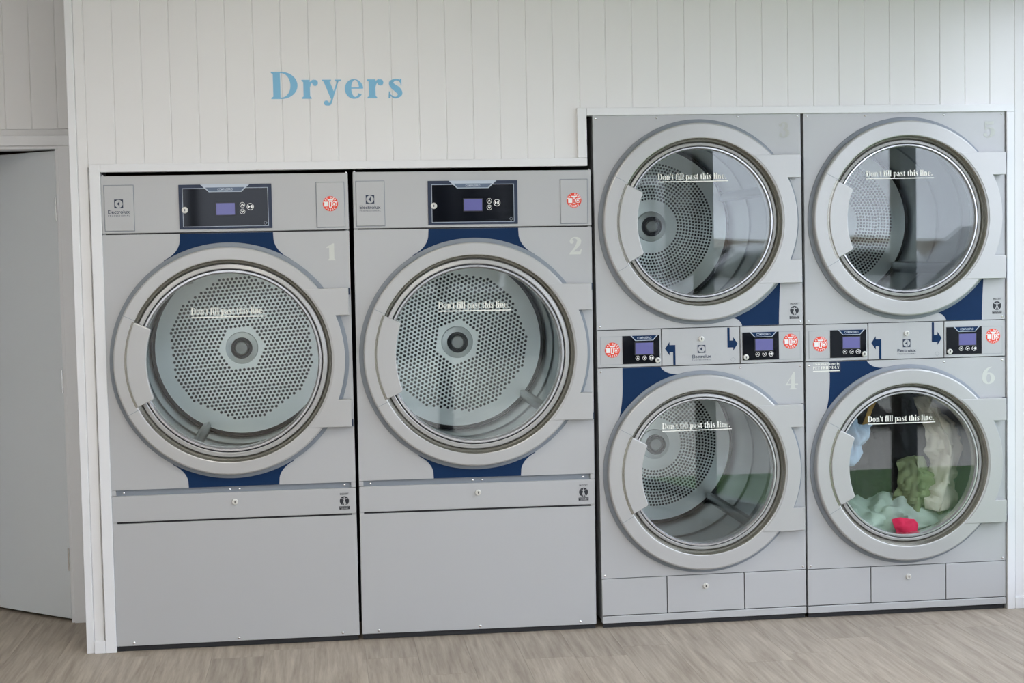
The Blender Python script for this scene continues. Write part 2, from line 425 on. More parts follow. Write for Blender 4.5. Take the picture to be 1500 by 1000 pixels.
while x < 3.6:
    y = 0.6 - rng.uniform(0, PL)
    first = True
    ytop = 1.4 if x < -.05 else 0.3
    while ytop > YB:
        y0 = max(ytop - (PL if not first else rng.uniform(.3, PL)), YB); first = False
        g = 0.0003
        rect = [(x + g, y0 + g), (x + PW - g, y0 + g), (x + PW - g, ytop - g), (x + g, ytop - g)]
        pl = clip_wall(rect)
        full = len(pl) == 4 and all(abs(a[0] - b[0]) + abs(a[1] - b[1]) < 1e-9 for a, b in zip(pl, rect)) and abs(ytop - y0 - PL) < 1e-6
        if len(pl) >= 3:
            cxp, cyp = x + PW / 2, (y0 + ytop) / 2
            if full and plank_mesh is not None:
                o = bpy.data.objects.new('floor_plank', plank_mesh); col.objects.link(o); o.parent = floor; o.location = (cxp, cyp, 0)
            else:
                n_ = len(pl); m_ = MB()
                m_.add([(a - cxp, b - cyp, 0) for a, b in pl] + [(a - cxp, b - cyp, -.003) for a, b in pl],
                       [list(range(n_)), list(range(2 * n_ - 1, n_ - 1, -1))] + [(k, n_ + k, n_ + (k + 1) % n_, (k + 1) % n_) for k in range(n_)])
                o = m_.build('floor_plank', OAK, floor); o.location = (cxp, cyp, 0)
                if full: plank_mesh = o.data
        ytop = y0
    x += PW

# ceiling with fill light panels added out of view
s = MB(); s.add([(XL, 1.4, CEIL), (3.62, 1.4, CEIL), (3.62, 0, CEIL), (WX(YB), YB, CEIL), (XL, YB, CEIL)] + [(XL, 1.4, CEIL + .08), (3.62, 1.4, CEIL + .08), (3.62, 0, CEIL + .08), (WX(YB), YB, CEIL + .08), (XL, YB, CEIL + .08)],
    [(0, 1, 2, 3, 4), (9, 8, 7, 6, 5), (0, 5, 6, 1), (1, 6, 7, 2), (2, 7, 8, 3), (3, 8, 9, 4), (4, 9, 5, 0)])
struct(s.build('ceiling', CEILM), 'plain white ceiling')
FILLM = mat('fill_panel_diffuser', (0.9, 0.9, 0.88), 0.6, emit=((1.0, 0.94, 0.86), FILL_STRENGTH))
for k, (lx, ly, wh) in enumerate([(0.7, -1.9, 'nearest the dryers'), (0.7, -4.2, 'in the middle of the ceiling'), (-1.2, -3.0, 'by the left wall'), (-0.6, -6.4, 'nearest the back wall')]):
    e = empty('fill_panel', (lx, ly, CEIL - .03), 'added square white fill light panel ' + wh, 'light', 'added fill light panels')
    MB().box(-.30, .30, -.30, .30, 0.004, 0.03).build('fill_panel_frame', TRIMP, e)
    MB().box(-.27, .27, -.27, .27, -.002, 0.006).build('diffuser', FILLM, e)

# plain outer walls
struct(MB().box(XL - .1, XL, YB, 1.4, 0, CEIL).build('wall_left', WALLP), 'plain white side wall')
XB = WX(YB) + .05
back = struct(MB().box(XL, XB, YB - .1, YB, 0, 1.55).box(XL, XB, YB - .1, YB, 2.5, CEIL).box(XL, -2.0, YB - .1, YB, 1.55, 2.5).box(.55, XB, YB - .1, YB, 1.55, 2.5).build('wall_behind', WALLP), 'plain white wall facing the dryers')
for k in range(3):  # unseen high windows, added to brighten the drums
    a_, b_ = -2.0 + .85 * k, -2.0 + .85 * (k + 1)
    w_ = struct(MB().box(a_, a_ + .04, YB - .08, YB - .01, 1.55, 2.5).box(b_ - .04, b_, YB - .08, YB - .01, 1.55, 2.5).box(a_ + .04, b_ - .04, YB - .08, YB - .01, 1.55, 1.59).box(a_ + .04, b_ - .04, YB - .08, YB - .01, 2.46, 2.5).build('window_%d' % (k + 11), ALUM), 'high window added to light the drums, in the wall facing the dryers')
    MB().box(a_ + .04, b_ - .04, YB - .05, YB - .042, 1.59, 2.46).build('pane', WGLASS, w_)
# cavity behind the dryers
struct(MB().box(XL, 3.62, 1.4, 1.5, 0, CEIL).box(3.62, 3.72, 0.05, 1.5, 0, CEIL).build('wall_cavity', BROWN), 'dark framing in the cavity behind the dryers')

# lined front wall: backing, boards, trims
ZT1, ZT1i = 1.781 - .02, 1.752 - .02      # outer / inner top of the surround over the single dryers
ZT2, ZT2i = 1.964 - .02, 1.936 - .02
XA0, XA0o = 0.0, -0.038
XS, XSo = 1.758, 1.723
XR, XRo = 3.3785, 3.410
bk = MB()
bk.box(-.10, XA0 - .006, .014, .06, 0, CEIL).box(XA0 - .006, XS - .006, .014, .06, ZT1i + .006, CEIL).box(XS - .006, XR + .006, .014, .06, ZT2i + .006, CEIL).box(XR + .006, 3.62, .014, .06, 0, CEIL)
bk.box(-.10, -.05, .05, YL, 0, CEIL)
wall = struct(bk.build('wall_front', WALLP), 'white vertical boarded wall around the dryers')
G0, GS = -0.043, 0.0988
def board(x0, x1, z0, z1, y_face, y_back, parent, ch=0.0026, ox=0.0):
    pts = [(x0, y_back), (x0, y_face + ch), (x0 + ch, y_face), (x1 - ch, y_face), (x1, y_face + ch), (x1, y_back)]
    m_ = MB(); n_ = len(pts)
    m_.add([(a, b, z0) for a, b in pts] + [(a, b, z1) for a, b in pts], [list(range(n_)), list(range(2 * n_ - 1, n_ - 1, -1))] + [(k, (k + 1) % n_, n_ + (k + 1) % n_, n_ + k) for k in range(n_)])
    return m_.build('wall_board', WALLP, parent)
gx = [-.079] + [G0 + GS * k for k in range(0, 37)] + [3.612]
for a, b in zip(gx[:-1], gx[1:]):
    if b - a < .01: continue
    if a >= XRo - .03:
        z0 = .045
    elif b <= XA0o + .01: z0 = .045
    elif a < XSo + .02 and b <= XSo + .06: z0 = ZT1 - .012
    else: z0 = ZT2 - .012
    if a < XSo < b: z0 = ZT2 - .012 if b - XSo > .5 * (b - a) else ZT1 - .012
    board(a, b, z0, CEIL - .002, .004, .0145, wall)
YT = -.009
def trim(nm, *boxes, label=None, yf=YT, mt=None):
    m_ = MB()
    for b in boxes: m_.box(b[0], b[1], yf, b[4] if len(b) > 4 else .035, b[2], b[3])
    return struct(m_.build(nm, mt or TRIMP, None, bevel=.002), label)
trim('trim_1', (XA0o, XA0, 0.0, ZT1), label='white upright trim at the left of the dryers')
trim('trim_2', (XA0 + .0005, XS, ZT1i, ZT1), label='white trim above the two large dryers')
trim('trim_3', (XSo, XS, ZT1 + .0005, ZT2), label='short white upright trim where the surround steps up')
trim('trim_4', (XS + .0005, XRo, ZT2i, ZT2), label='white trim above the stacked dryers')
trim('trim_5', (XR, XRo, 0.0, ZT2i - .0005), label='white upright trim at the right of the dryers')
trim('trim_6', (-.106, -.079, 0.0, CEIL - .001), label='white corner trim of the boarded wall', yf=-.002)
trim('baseboard_left', (-.0785, XA0o - .0005, 0, .045), label='short white skirting left of the dryers')
trim('baseboard_right', (XRo + .0005, 3.61, 0, .045), label='white skirting right of the dryers')

# recessed left wall with the door
LW = struct(MB().box(XL, -1.15, YL, YL + .09, 0, CEIL).box(-1.15, -.10, YL, YL + .09, 1.90, CEIL).box(-.215, -.10, YL, YL + .09, 0, 1.90).build('wall_recessed', WALLP), 'white boarded wall set back beside the dryers')
g = -.418 - .0975 * 18
while g < -.11:
    a, b = g, min(g + .0975, -.105)
    if b > XL + .01:
        z0 = .0 if b < -1.2 else 1.93
        board(max(a, XL), b, z0, CEIL - .002, YL - .011, YL - .0005, LW)
    g += .0975
DXR, DZT = -.238, 1.853
trim('trim_7', (-1.17, -.106, DZT + .012, DZT + .052, YL + .0), label='white head casing over the grey door', yf=YL - .022)
trim('trim_8', (DXR + .012, -.106, 0, DZT + .0115, YL + .0), label='white side casing of the grey door', yf=YL - .022)
trim('trim_9', (-1.13, DXR + .012, DZT, DZT + .012, YL + .10), (DXR, DXR + .012, 0, DZT - .0005, YL + .10), label='pale door lining', yf=YL - .012)
de = bpy.data.objects.new('door_1', None); col.objects.link(de); de['kind'] = 'structure'; de['label'] = 'plain grey door standing half open into the next room'
de.location = (DXR - .004, YL + .005, 0); de.rotation_euler.z = R(-40)
MB().box(-.82, 0, 0, .038, .012, DZT - .006).build('door_leaf', DOORW, de, bevel=.002)
for hz in (.25, .95, 1.62):
    MB().tube([(.004, -.004, hz - .045), (.004, -.004, hz + .045)], .006).build('door_hinge', CHROME, de)

# storefront on the right, slanting away from the dryers
def along(t, out=0.0): return Vector((3.62, 0, 0)) + WD * t + WN * out
def wbox(mb, t0, t1, o0, o1, z0, z1):
    vs = [tuple(along(t, o) + Vector((0, 0, z))) for t in (t0, t1) for o in (o0, o1) for z in (z0, z1)]
    return mb.add(vs, [(0, 1, 3, 2), (4, 6, 7, 5), (0, 4, 5, 1), (2, 3, 7, 6), (0, 2, 6, 4), (1, 5, 7, 3)])
TEND = (0 - YB) / abs(WD.y)
mull = [0.03, 0.93, 2.47, 4.13, 5.75, 7.4, TEND - .03]
m_ = MB(); wbox(m_, 0, TEND, -.03, .10, 2.45, CEIL)
struct(m_.build('wall_right', WALLP), 'wall strip above the shop windows')
m_ = MB(); wbox(m_, 0, TEND, -.05, .10, 0, .07)
struct(m_.build('trim_10', TRIMP), 'low sill under the shop windows')
for k in range(len(mull) - 1):
    a, b = mull[k], mull[k + 1]
    w_ = MB(); wbox(w_, a - .028, a + .030, -.03, .06, .07, 2.45)
    wbox(w_, a + .030, b - .028, -.0, .05, .07, .12); wbox(w_, a + .030, b - .028, 0, .05, 2.40, 2.45)
    wo = struct(w_.build('window_%d' % (k + 1), ALUM), 'tall dark framed shop window')
    p_ = MB(); wbox(p_, a + .030, b - .028, .018, .026, .12, 2.40); p_.build('pane', WGLASS, wo)
    q_ = MB(); wbox(q_, a + .031, a + .056, -.02, .055, .125, 2.395); q_.build('grey_stile', ALUML, wo)

# ------------------------------------------------------------------ outdoors, seen mirrored in the door glass
tag(MB().box(-30, 60, -70, 1.0, -.30, -.06).build('pavement', PAVE), 'pale concrete parking area outside', 'pavement', kind='structure')
tag(MB().box(-30, 60, -70, -9.0, -.059, -.05).build('road', ROAD), 'grey gravel road beyond the parking', 'road', kind='structure')
gr = MB(); gr.add([(3.72, 0.9, -.02), (14, 0.9, -.02), (14, -3.9, -.02), (WX(-3.9) + .16, -3.9, -.02), (3.78, -.0, -.02), (3.72, 0.9, -.058), (14, 0.9, -.058), (14, -3.9, -.058), (WX(-3.9) + .16, -3.9, -.058), (3.78, 0, -.058)],
    [(0, 1, 2, 3, 4), (9, 8, 7, 6, 5), (0, 5, 6, 1), (1, 6, 7, 2), (2, 7, 8, 3), (3, 8, 9, 4), (4, 9, 5, 0)])
tag(gr.build('lawn', GRASS), 'strip of green turf outside the shop window', 'grass', kind='stuff')
hl = MB(); n_ = 60; pv = []
for i in range(n_ + 1):
    X = -60 + 180 * i / n_
    pv.append((X, 1.9 + 1.2 * noise.noise((X * .03, 1.7, 0)) + .4 * noise.noise((X * .2, 4, 0))))
for i in range(n_):
    (xa, za), (xb, zb) = pv[i], pv[i + 1]
    hl.add([(xa, -62, -.2), (xb, -62, -.2), (xb, -70, zb), (xa, -70, za), (xb, -95, zb * .6), (xa, -95, za * .6)], [(0, 1, 2, 3), (3, 2, 4, 5)])
struct(hl.build('hills', HILL), 'low dry hills far across the road')
def car(x, y, rz, paint, label, hgt=1.55, rails=True):
    e = empty('parked_car', (x, y, -.06), label, 'car', 'cars parked outside')
    e.rotation_euler.z = rz
    L = 2.2
    side = [(-L, .38), (-L - .04, .70), (-L + .10, .92), (-1.15, 1.02), (-.45, hgt - .06), (.0, hgt), (1.35, hgt - .03), (1.75, hgt - .12), (2.12, 1.02), (L, .75), (L, .38), (1.78, .30), (1.74, .52), (1.58, .66), (1.36, .70), (1.14, .66), (.98, .52), (.94, .28), (-.98, .28), (-1.02, .52), (-1.18, .66), (-1.40, .70), (-1.62, .66), (-1.78, .52), (-1.82, .32)]
    MB().prism(side, -.86, .86).build('car_body', paint, e, bevel=.06, segs=3)
    for sy in (-.868, .852):
        MB().prism([(-.98, 1.04), (-.40, hgt - .12), (.38, hgt - .09), (.38, 1.04)], sy, sy + .016).build('side_window', CARGLASS, e)
        MB().prism([(.44, 1.04), (.44, hgt - .09), (1.34, hgt - .11), (1.66, 1.04)], sy, sy + .016).build('side_window', CARGLASS, e)
    ws = MB(); ws.add([(-1.16, -.74, 1.03), (-1.16, .74, 1.03), (-.47, .66, hgt - .06), (-.47, -.66, hgt - .06), (-1.18, -.74, 1.05), (-1.18, .74, 1.05), (-.49, .66, hgt - .04), (-.49, -.66, hgt - .04)], [(0, 1, 2, 3), (7, 6, 5, 4), (0, 4, 5, 1), (1, 5, 6, 2), (2, 6, 7, 3), (3, 7, 4, 0)])
    ws.build('windscreen', CARGLASS, e)
    for wx in (-1.40, 1.36):
        for sy in (-.78, .78):
            w = MB().lathe([(.0, -.11), (.20, -.115), (.31, -.10), (.335, -.06), (.335, .06), (.31, .10), (.20, .115), (0, .11)], wx, .335, 24, cy=sy)
            wo = w.build('wheel', TYRE, e)
            MB().lathe([(.0, -.02), (.19, -.012), (.19, .012), (0, .02)], wx, .335, 16, cy=sy * 1.14).build('rim', CHROME, wo)
    MB().box(-1.0, .96, -.87, .87, .24, .44).box(-2.23, -1.80, -.80, .80, .26, .45).box(1.77, 2.22, -.80, .80, .26, .45).build('lower_cladding', CLAD, e)
    if rails:
        for sy in (-.6, .6):
            MB().tube([(-.25, sy, hgt - .01), (-.1, sy, hgt + .07), (1.1, sy, hgt + .06), (1.3, sy, hgt - .03)], .018).build('roof_rail', CHROME, e)
    for sy in (-.62, .62):
        MB().box(-L - .05, -L + .08, sy - .16, sy + .16, .70, .84).build('headlamp', BRIGHT, e, bevel=.02)
    return e
car(6.85, -7.0, R(10), CARDARK, 'silver car with roof rails parked nearest the lawn', 1.66)
car(6.3, -13.6, R(4), CARWHITE, 'white car parked farther off on the gravel', 1.5, False)
e = empty('building', (0, -16, -.06), 'grey weatherboard building across the road', 'building')
MB().box(1.2, 6.2, -6, 0, 0, 4.6).build('building_wall', mat('grey_weatherboard', (0.13, 0.135, 0.13), 0.8, var=.2, vscale=.6), e)
MB().prism([(.8, 4.6), (6.6, 4.6), (5.2, 6.0), (2.2, 6.0)], -6.4, .5).build('roof', mat('dark_iron_roof', (0.05, 0.05, 0.055), 0.6), e)
for wx in (1.8, 4.0):
    wf = MB().box(wx, wx + 1.5, -.02, .05, 1.0, 2.5).build('building_window', TRIMP, e)
    MB().box(wx + .07, wx + 1.43, .045, .06, 1.07, 2.43).build('pane', CARGLASS, wf)

# ------------------------------------------------------------------ small shared pieces for the dryers
def screw(parent, x, z, y=-.001, r=.0045):
    return MB().lathe([(0, -.0028), (r * .6, -.0024), (r, -.0008), (r, .001)], x, z, 12, cy=y).build('screw', CHROME, parent)
def lock(parent, x, z, y, r=.011):
    o = MB().lathe([(0, -.005), (r * .55, -.005), (r * .62, -.0065), (r * .9, -.006), (r, -.003), (r, .001)], x, z, 24, cy=y).build('key_lock', LOCKM, parent)
    MB().box(x - .0013, x + .0013, y - .0072, y - .0045, z - .004, z + .004).build('keyhole', INK, parent)
    return o
def sticker(parent, x, z, y, r=.0275):
    o = MB().disc(x, z, r, y - .0010, 40, y).build('pay_sticker', RED, parent, label='round red and white pay here sticker')
    m_ = MB(); yy = y - .0013
    sans_arc(m_, 'PAY HERE', x, z, r * .80, 90, 21, r * .30, yy)
    sans_arc(m_, 'Phone', x, z, r * .80, -90, 20, r * .26, yy, False)
    m_.flat([(x - .36 * r, z + .40 * r), (x + .36 * r, z + .40 * r), (x + .36 * r, z + .58 * r), (x - .36 * r, z + .58 * r)], yy)
    m_.flat([(x - .80 * r, z - .36 * r), (x - .26 * r, z - .36 * r), (x - .26 * r, z + .26 * r), (x - .80 * r, z + .26 * r)], yy)
    for (a, b, c, d) in ((-.18, -.08, -.45, .30), (.10, .20, -.45, .30), (-.18, .20, .22, .34), (-.18, .20, -.52, -.40)):
        m_.flat([(x + a * r, z + c * r), (x + b * r, z + c * r), (x + b * r, z + d * r), (x + a * r, z + d * r)], yy)
    m_.lathe([(.26 * r, 0), (.33 * r, 0)], x + .52 * r, z - .04 * r, 20, cy=yy)
    m_.disc(x + .50 * r, z - .06 * r, .16 * r, yy, 14)
    m_.build('sticker_print', WHITEP, parent)
    return o
def ergo(parent, x, z, y, w=.034):
    m_ = MB(); yy = y - .0006
    sans(m_, 'ERGOCERT', x - w * .46, x + w * .46, z + w * .66, w * .20, yy)
    m_.disc(x, z, w * .5, yy, 32)
    m_.flat([(x - w * .56, z - w * .92), (x + w * .56, z - w * .92), (x + w * .56, z - w * .58), (x - w * .56, z - w * .58)], yy)
    o = m_.build('badge', INK, parent, label='black ergonomics badge with a figure in a circle')
    f = MB(); y3 = y - .0010; k = w * .5
    f.disc(x, z + .66 * k, .13 * k, y3, 12)
    f.flat([(x - .15 * k, z + .50 * k), (x + .15 * k, z + .50 * k), (x + .13 * k, z - .05 * k), (x - .13 * k, z - .05 * k)], y3)
    for sg in (-1, 1):
        f.flat([(x + sg * .1 * k, z + .50 * k), (x + sg * .72 * k, z + .60 * k), (x + sg * .72 * k, z + .48 * k), (x + sg * .1 * k, z + .30 * k)], y3 - .0001)
        f.flat([(x + sg * .02 * k, z - .0 * k), (x + sg * .16 * k, z - .0 * k), (x + sg * .46 * k, z - .80 * k), (x + sg * .30 * k, z - .86 * k)], y3 - .0001)
        f.flat([(x, z), (x + sg * .12 * k, z), (x + sg * .09 * k, z - .95 * k), (x, z - .95 * k)], y3 - .0002)
    sans(f, 'ERGONOMICS', x - w * .48, x + w * .48, z - w * .73, w * .10, y3)
    sans(f, 'CERTIFIED', x - w * .40, x + w * .40, z - w * .88, w * .10, y3)
    f.build('badge_print', SILVER, parent)
    return o
def brand(parent, x, z, y, s=.030):
    """square mark centred at x, z with the name beneath"""
    h = s / 2; m_ = MB(); yy = y - .0005
    m_.flat([(x - h, z - h), (x + h, z - h), (x + h, z + h), (x - h, z + h)], yy)
    sans(m_, 'Electrolux', x - s * 1.22, x + s * 1.22, z - s * 1.12, s * .40, yy)
    sans(m_, 'PROFESSIONAL', x - s * 1.22, x + s * 1.22, z - s * 1.42, s * .13, yy, 1.5)
    o = m_.build('brand_mark', NAVYD, parent)
    d = MB(); d.disc(x, z, h * .90, yy - .0003, 32)
    d.build('brand_disc', SILVER, parent)
    t = MB(); k = h * .90
    tri = bez((x - .62 * k, z), (x + .06 * k, z + .14 * k), (x + .22 * k, z + .97 * k)) + bez((x + .22 * k, z - .97 * k), (x + .06 * k, z - .14 * k), (x - .62 * k, z))
    t.flat(tri, yy - .0006); t.build('brand_arrow', NAVYD, parent)
    return o
def perforated(r_out, holes, hr, name, parent, loc):
    vs, es = [], []
    def loop(pts):
        o = len(vs); vs.extend(Vector(p) for p in pts); k = len(pts)
        es.extend((o + i, o + (i + 1) % k) for i in range(k))
    loop([(r_out * math.cos(2 * PI * i / 96), r_out * math.sin(2 * PI * i / 96)) for i in range(96)])
    for hx, hz in holes:
        loop([(hx + hr * math.cos(PI / 8 + PI * i / 4), hz + hr * math.sin(PI / 8 + PI * i / 4)) for i in range(8)])
    V, Ed, F, *_ = delaunay_2d_cdt(vs, es, [], 0, 1e-6)
    grid = {}
    c = .02
    for h in holes: grid.setdefault((int(h[0] // c), int(h[1] // c)), []).append(h)
    keep = []; ap = hr * math.cos(PI / 8)
    for f in F:
        mx = sum(V[i].x for i in f) / len(f); mz = sum(V[i].y for i in f) / len(f)
        inside = False
        gx_, gz_ = int(mx // c), int(mz // c)
        for ax in (-1, 0, 1):
            for az in (-1, 0, 1):
                for hx, hz in grid.get((gx_ + ax, gz_ + az), ()):
                    if max((mx - hx) * math.cos(PI * k / 4) + (mz - hz) * math.sin(PI * k / 4) for k in range(8)) < ap: inside = True
        if not inside: keep.append(list(f))
    m_ = MB(); m_.add([(v.x + loc[0] - OFF[0], loc[1], v.y + loc[2] - OFF[2]) for v in V], keep)
    return m_.build(name, GALV, parent, loc=loc)

def build_drum(root, cx, cz, depth, r_drum, r_disc, holes, hr, hub_r, r_front):
    """drum with its axis as origin so each can rest turned differently"""
    loc = (cx + OFF[0], 0.0, cz + OFF[2])
    d = MB()
    d.lathe([(r_front, .045), (r_drum, .075), (r_drum, depth + .02)], cx, cz, 96)
    for k in range(2):
        yy = .30 + .25 * k
        d.lathe([(r_drum - .001, yy - .008), (r_drum - .006, yy), (r_drum - .001, yy + .008)], cx, cz, 96)
    drum = d.build('drum', DRUMM, root, loc=loc)
    perforated(r_disc, holes, hr, 'drum_back', drum, (loc[0], depth, loc[2]))
    MB().lathe([(r_disc + .002, depth + .002), (r_disc + .010, depth - .008), (r_drum - .004, depth + .006)], cx, cz, 96).build('drum_rim', BLACK, drum, loc=loc)
    MB().lathe([(hub_r * 1.55, depth - .001), (hub_r * 1.5, depth - .010), (hub_r * 1.02, depth - .014)], cx, cz, 48).build('hub_plate', GALV, drum, loc=loc)
    MB().lathe([(hub_r, depth - .010), (hub_r, depth - .032), (hub_r * .78, depth - .034), (hub_r * .66, depth - .02)], cx, cz, 40).build('hub_ring', BLACK, drum, loc=loc)
    MB().lathe([(0, depth - .028), (hub_r * .55, depth - .027), (hub_r * .66, depth - .016)], cx, cz, 32).build('hub_cap', HUBM, drum, loc=loc)
    for k in range(3):
        a = 2 * PI * k / 3; ca, sa = math.cos(a), math.sin(a)
        def pt(rad, tan, y): return (cx + rad * ca - tan * sa, y, cz + rad * sa + tan * ca)
        sec = [(r_drum, -.022), (r_drum - .034, -.013), (r_drum - .044, 0), (r_drum - .034, .013), (r_drum, .022)]
        l_ = MB(); ys = (.12, .16, depth - .05, depth - .01); sc_ = (.3, 1, 1, .5)
        vs = []
        for y, q in zip(ys, sc_): vs += [pt(r_drum - (r_drum - ra) * q, ta, y) for ra, ta in sec]
        fs = [(i * 5 + j, i * 5 + j + 1, (i + 1) * 5 + j + 1, (i + 1) * 5 + j) for i in range(3) for j in range(4)] + [(0, 1, 2, 3, 4), (19, 18, 17, 16, 15)]
        l_.add(vs, fs, True); l_.build('lifter', DRUMM, drum, loc=loc)
    # dark housing behind the perforated back
    MB().lathe([(r_drum + .02, .06), (r_drum + .02, depth + .16), (0, depth + .16)], cx, cz, 64).build('drum_housing', DARKIN, root)
    return drum

def build_door(root, cx, cz, ro, rb, rfi, rg, hang, hin, hout, lug, text_x, text_z, text_h, text_w):
    """ro face outer radius, rb band radius, rfi inner edge of face, rg glass radius"""
    MB().lathe([(rb, .001), (rb, -.004), (rb - .003, -.006), (ro - .004, -.006), (ro - .004, .001)], cx, cz, 128).build('door_band', BAND, root)
    d = MB().lathe([(ro, -.0065), (ro, -.030), (ro - .002, -.034), (ro - .006, -.036), (rfi + .003, -.036), (rfi, -.0345), (rfi, .02), (ro, .02)], cx, cz, 128)
    door = d.build('door', DOORP, root, sharp=16)
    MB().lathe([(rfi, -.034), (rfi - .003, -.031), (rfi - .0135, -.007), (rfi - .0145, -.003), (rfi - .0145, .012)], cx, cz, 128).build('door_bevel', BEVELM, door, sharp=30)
    r1 = rfi - .015
    k = (r1 - rg)
    MB().lathe([(r1, -.004), (r1 - .002, -.010), (r1 - k * .42, -.013), (r1 - k * .5, -.011), (r1 - k * .5, .01)], cx, cz, 128).build('inner_ring', DOORP, door, sharp=16)
    MB().lathe([(r1 - k * .5, -.010), (r1 - k * .62, -.010)], cx, cz, 128).build('seal', BLACK, door)
    MB().lathe([(r1 - k * .62, -.006), (r1 - k * .66, -.013), (r1 - k * .85, -.013), (rg, -.004), (rg, .03)], cx, cz, 128).build('glass_rim', BRIGHT, door, sharp=16)
    MB().lathe([(0, -.0045), (rg * .5, -.0045), (rg + .002, -.004), (rg + .002, .0015), (0, .0015)], cx, cz, 96).build('glass', GLASS, door)
    MB().lathe([(rg, .03), (rg + .012, .045), (rg + .03, .046)], cx, cz, 96).build('door_throat', GALV, door)
    # pull handle bridging the bevel at the left
    a0, a1 = hang
    sl = MB()
    for a in (a0 - 1.0, a1 + 1.6):
        p = [(cx + r * math.cos(R(a)), cz + r * math.sin(R(a))) for r in (hout + .001, ro - .001)]
        nx, nz = -math.sin(R(a)) * .0008, math.cos(R(a)) * .0008
        sl.flat([(p[0][0] - nx, p[0][1] - nz), (p[1][0] - nx, p[1][1] - nz), (p[1][0] + nx, p[1][1] + nz), (p[0][0] + nx, p[0][1] + nz)], -.0363)
    sl.build('seam', BAND, door)
    co = 2.2
    pts = arc(cx, cz, hout, a0, a1, 24)
    pts += bez((cx + (hin + .012) * math.cos(R(a1)), cz + (hin + .012) * math.sin(R(a1))), (cx + hin * math.cos(R(a1)), cz + hin * math.sin(R(a1))), (cx + hin * math.cos(R(a1 - co)), cz + hin * math.sin(R(a1 - co))), 5)
    pts += [(cx + (hin - .004 * math.sin(PI * t / 10)) * math.cos(R(a1 - co + (a0 - a1 + 2 * co) * t / 10)), cz + (hin - .004 * math.sin(PI * t / 10)) * math.sin(R(a1 - co + (a0 - a1 + 2 * co) * t / 10))) for t in range(1, 10)]
    pts += bez((cx + hin * math.cos(R(a0 + co)), cz + hin * math.sin(R(a0 + co))), (cx + hin * math.cos(R(a0)), cz + hin * math.sin(R(a0))), (cx + (hin + .012) * math.cos(R(a0)), cz + (hin + .012) * math.sin(R(a0))), 5)
    MB().prism(pts, -.041, -.014).build('handle', DOORP, door, bevel=.003)
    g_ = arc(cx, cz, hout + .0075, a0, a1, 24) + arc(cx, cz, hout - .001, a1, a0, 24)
    MB().prism(g_, -.0366, -.02).build('handle_shade_strip', BEVELM, door)  # olive strip standing in for the shadow beside the handle
    # C shaped hinge plate at the right
    xl, xr, zt, zct, zcb, zb = lug
    ai = math.degrees(math.acos(min(1, (zt - cz) / (rfi + .006)))); th_t = 90 - ai
    th_b = -math.degrees(math.asin(min(1, (cz - zb) / (rfi + .006))))
    rc = ro + .001
    tc = math.degrees(math.asin((zct - cz) / rc)); bc = math.degrees(math.asin((zcb - cz) / rc))
    pts = [(xr, zt), (xr, zct)] + arc(cx, cz, rc, tc, bc, 20) + [(xr, zcb), (xr, zb)] + arc(cx, cz, rfi + .006, th_b, th_t, 28)
    hp = MB().prism(pts, -.0385, -.0065).build('hinge_plate', DOORP, door, bevel=.0012)
    for za, zb_ in ((zt - .024, zt + .001), (zb - .001, zb + .024)):
        MB().box(xr + .0005, xr + .006, -.026, .0, za, zb_).build('hinge_pin', NAVYD, door)
    # wording on the glass
    t = MB(); w = serif_width("Don't fill past this line.", 1.0, .04)
    q = text_w / w
    serif(t, "Don't fill past this line.", text_x, text_z, text_h, -.0052, .04, q / text_h)
    t.flat([(text_x, text_z - text_h * .42), (text_x + text_w * 1.02, text_z - text_h * .42), (text_x + text_w * 1.02, text_z - text_h * .27), (text_x, text_z - text_h * .27)], -.0052)
    t.build('fill_line_wording', CREAM, door, label="cream wording Don't fill past this line, underlined")
    return door

def control_keys(parent, sx0, sx1, sz0, sz1, keys, y):
    MB().box(sx0 - .003, sx1 + .003, y - .0012, y + .002, sz0 - .003, sz1 + .003).build('screen_frame', INK, parent)
    MB().box(sx0, sx1, y - .0020, y - .001, sz0, sz1).build('screen', LCD, parent)
    for kind, x, z, r in keys:
        m_ = MB().lathe([(r * .86, -.0014), (r, -.0014)], x, z, 24, cy=y)
        yy = y - .0016
        if kind == 'up': m_.flat([(x - .6 * r, z - .3 * r), (x - .25 * r, z - .3 * r), (x, z), (x + .25 * r, z - .3 * r), (x + .6 * r, z - .3 * r), (x, z + .55 * r)], yy)
        if kind == 'dn': m_.flat([(x - .6 * r, z + .3 * r), (x, z - .55 * r), (x + .6 * r, z + .3 * r), (x + .25 * r, z + .3 * r), (x, z), (x - .25 * r, z + .3 * r)], yy)
        if kind == 'go':
            m_.flat([(x - .65 * r, z - .5 * r), (x + .0 * r, z), (x - .65 * r, z + .5 * r)], yy)
            m_.flat([(x + .1 * r, z - .45 * r), (x + .6 * r, z - .45 * r), (x + .6 * r, z + .45 * r), (x + .1 * r, z + .45 * r)], yy)
        m_.build('button', WHITEP, parent)

# ------------------------------------------------------------------ large single dryer
WM = .877
def hex_holes(r_in, r_out, p):
    out = []; dz = p * math.sqrt(3) / 2
    for j in range(-40, 41):
        for i in range(-40, 41):
            x = (i + .5 * (j % 2)) * p; z = j * dz
            r = math.hypot(x, z)
            a = math.atan2(z, x)
            lim = r_out * (1 - .018 * math.cos(6 * a))
            if r_in * (1 + .06 * math.cos(6 * a)) < r < lim: out.append((x, z))
    return out
def ring_holes(r_in, r_out, p):
    out = []; r = r_in; k = 0
    while r < r_out:
        n = int(2 * PI * r / p)
        for i in range(n):
            a = 2 * PI * (i + .5 * (k % 2)) / n; out.append((r * math.cos(a), r * math.sin(a)))
        r += p * .98; k += 1
    return out

